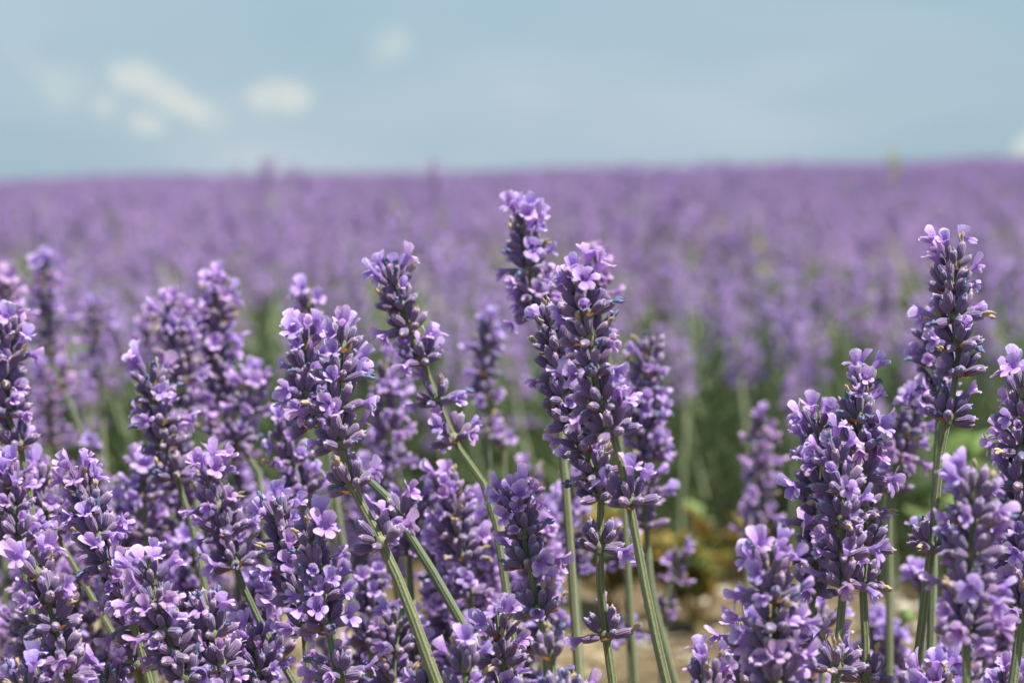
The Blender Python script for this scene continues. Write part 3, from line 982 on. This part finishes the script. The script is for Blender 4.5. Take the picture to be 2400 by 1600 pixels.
stalk('sharp low spike with a pale woolly node near its foot', [(60, 1268), (88, 1340), (112, 1410), (132, 1480), (158, 1575), (180, 1660)], 1580, .495, (), top_open=.7, p_open=.42)
stalk('sharp low spike with a single curled tall petal at its tip', [(345, 1278), (352, 1340), (366, 1420), (395, 1500), (432, 1580), (460, 1660)], 1585, .495, (), top_open=.6, p_open=.42)
stalk('sharp low spike of upright furry buds next to the curled-petal one', [(470, 1358), (480, 1420), (498, 1480), (515, 1560), (530, 1650)], 1640, .50, (), top_open=.2, p_open=.4)
stalk('spike with white-lit crown whose long stem runs to a lone low whorl', [(486, 1062), (496, 1130), (518, 1210), (535, 1270), (552, 1330), (614, 1467), (692, 1605)], 1325, .555, (1530,), top_open=.8, p_open=.42)
stalk('medium spike hanging in the clump over a dark straight stem', [(336, 1062), (338, 1120), (335, 1180), (342, 1250), (350, 1400)], 1250, .64, (), p_open=.45)
stalk('spike in shade against pale soil at the edge', [(34, 1405), (40, 1450), (62, 1500), (95, 1600)], 1500, .60, (), p_open=.2, top_open=.2)
stalk('low spike crowded between the arching and curled-petal ones', [(262, 1290), (285, 1350), (305, 1430), (318, 1500), (330, 1620)], 1560, .53, (), p_open=.45)
stalk('bottom-edge crown between the two low sharp spikes', [(235, 1530), (250, 1580), (260, 1680)], 1660, .50, (), p_open=.5)
stalk('corner spike rising at the bottom beneath the woolly-node one', [(40, 1540), (60, 1590), (75, 1680)], 1660, .49, (), p_open=.55)
stalk('small spike beside the foot of the upright-bud one', [(578, 1440), (590, 1500), (605, 1560), (615, 1650)], 1620, .53, (), p_open=.4)

# softer stalks that fill the clump behind
rfil = random.Random(41)
for i in range(72):
    q = rfil.random()
    if q < .80:
        x = rfil.uniform(-40, 1270)
        y = rfil.uniform(1080, 1440) if rfil.random() < .7 else rfil.uniform(950, 1150)
        d = rfil.uniform(.62, .95)
    else:
        x, y, d = rfil.uniform(1640, 2420), rfil.uniform(1400, 1540), rfil.uniform(.58, .85)
    if 980 < x < 1180 and y < 1050: y += 150
    if i >= 58: x, y, d = rfil.uniform(-20, 1250), rfil.uniform(1330, 1540), rfil.uniform(.56, .7)
    lean = rfil.uniform(10, 60)
    ln = .030 + rfil.random() * .018
    hp = ln * F / d
    stalk('soft purple lavender stalk among the crowd behind the sharp spikes', [(x, y), (x + lean * .3, y + hp * .5), (x + lean, y + hp), (x + lean * 2.2, y + hp * 2)], y + hp, (d, d + .03), (), 'soft stalks filling the front clump', detailed=False, p_open=.45, size=rfil.uniform(.9, 1.1))

# a bare nodding shoot between the right-hand stems
t = link('green_shoot', None)
tp = at(2121, 1438, .78)
t.location = (tp.x - .012, tp.y, 0)
tag(t, 'pale green nodding shoot without flowers beside the long slanting stem', 'shoot')
l = tp - Vector(t.location)
mb = MB()
sweep(mb, catmull([l + Vector((.001, 0, -.002)), l + Vector((.0, 0, .001)), l + Vector((-.002, 0, -.006)), l * .6, Vector((0, 0, 0))], 20), lambda q: (.0024 if q < .14 else .0012), 7, BRIGHT)
link('stem', mb.mesh('stem'), t)


# ------------------------------------------------------------------ weeds on the bare soil between the rows
def weed(name, x, y, hgt, n, spread, mats, label, leaf=(.012, .022), seed=1):
    rng = random.Random(seed)
    t = link(name, None)
    t.location = (x, y, 0)
    tag(t, label, 'weed')
    st, lv = MB(), MB()
    for k in range(7):
        a = rng.uniform(0, 6.28)
        tip = Vector((spread * math.cos(a) * rng.uniform(.3, 1), spread * math.sin(a) * rng.uniform(.3, 1), hgt * rng.uniform(.6, 1)))
        path = catmull([tip, tip * .5 + Vector((0, 0, hgt * .1)), Vector((0, 0, 0))], 6)
        sweep(st, path, .0011, 4, mats[0])
        for j in range(n):
            p = path[rng.randrange(0, 5)].lerp(path[5], rng.random() * .2)
            az, tl = rng.uniform(0, 6.28), rng.uniform(.5, 1.3)
            d = Vector((math.sin(tl) * math.cos(az), math.sin(tl) * math.sin(az), math.cos(tl)))
            s = d.cross(Vector((0, 0, 1))).normalized()
            ln = rng.uniform(*leaf)
            w = ln * .3
            lv.grid([p - s * w * .1, p + s * w * .1, p + d * ln * .45 - s * w, p + d * ln * .45 + s * w, p + d * ln - Vector((0, 0, ln * .2)) - s * w * .1, p + d * ln - Vector((0, 0, ln * .2)) + s * w * .1], 2, 3, rng.choice(mats))
    link('stem', st.mesh('stem'), t)
    tag(link('leaves', lv.mesh('leaves'), t), kind='stuff')


for (px, py, dd, lb) in [(1672, 456, 3.6, 'pale yellow-green weed among the blooms left of the skyline grass'), (1752, 466, 3.5, 'second pale weed in the blooms near the skyline grass'),
                         (2330, 424, 4.6, 'pale weed tuft at the skyline near the picture edge'), (270, 452, 4.0, 'pale weed tuft in the blooms under the broken clouds'), (905, 420, 5.0, 'low pale weed tuft at the skyline beside the lone tall stalk')]:
    wp = at(px, py, dd)
    weed('green_weed', wp.x, wp.y, wp.z, 5, .035, (DULL,), lb, (.02, .035), int(px))

wp = at(1640, 1420, 1.36)
weed('yellow_weed', wp.x, wp.y, .070, 34, .060, (WEED, WEED, ORANGE, BRIGHT), 'yellowing low weed on the bare soil below the dark bush', seed=3)
wp = at(1440, 1430, 1.40)
weed('yellow_weed', wp.x, wp.y, .06, 26, .055, (WEED, LEAF, ORANGE), 'yellow-brown weed behind the twin stems', seed=4)
wp = at(2262, 1080, 1.25)
weed('green_weed', wp.x, wp.y, .125, 9, .03, (BRIGHT,), 'fresh light green leafy weed behind the tall dark-budded stem', (.02, .035), 6)

# stones and straw on the ground between the rows
rq = random.Random(8)
mb = MB()
for k in range(700):
    x, y = rq.uniform(-.7, .7), rq.uniform(.95, 1.5)
    r = rq.uniform(.0015, .006) * (2 if rq.random() < .06 else 1)
    rows = []
    for (z, q) in [(-.5, .5), (.1, 1.0), (.6, .75), (.9, .15)]:
        for i in range(6):
            th = i * math.pi / 3
            w = rq.uniform(.75, 1.2) * q * r
            rows.append(Vector((x + w * math.cos(th), y + w * math.sin(th), z * r * .7)))
    mb.grid(rows, 6, 4, STONE, closed=True)
tag(link('gravel', mb.mesh('gravel')), kind='stuff')
mb = MB()
for k in range(500):
    p = Vector((rq.uniform(-.7, .7), rq.uniform(.95, 1.5), .004 + rq.random() * .003))
    a = rq.uniform(0, 6.28)
    d = Vector((math.cos(a), math.sin(a), rq.uniform(-.05, .12))) * rq.uniform(.01, .035)
    s = Vector((-math.sin(a), math.cos(a), 0)) * .0011
    mb.grid([p - s, p + s, p + d * .5 - s + Vector((0, 0, .002)), p + d * .5 + s + Vector((0, 0, .002)), p + d - s * .5, p + d + s * .5], 2, 3, STRAW)
tag(link('straw_litter', mb.mesh('straw_litter')), kind='stuff')
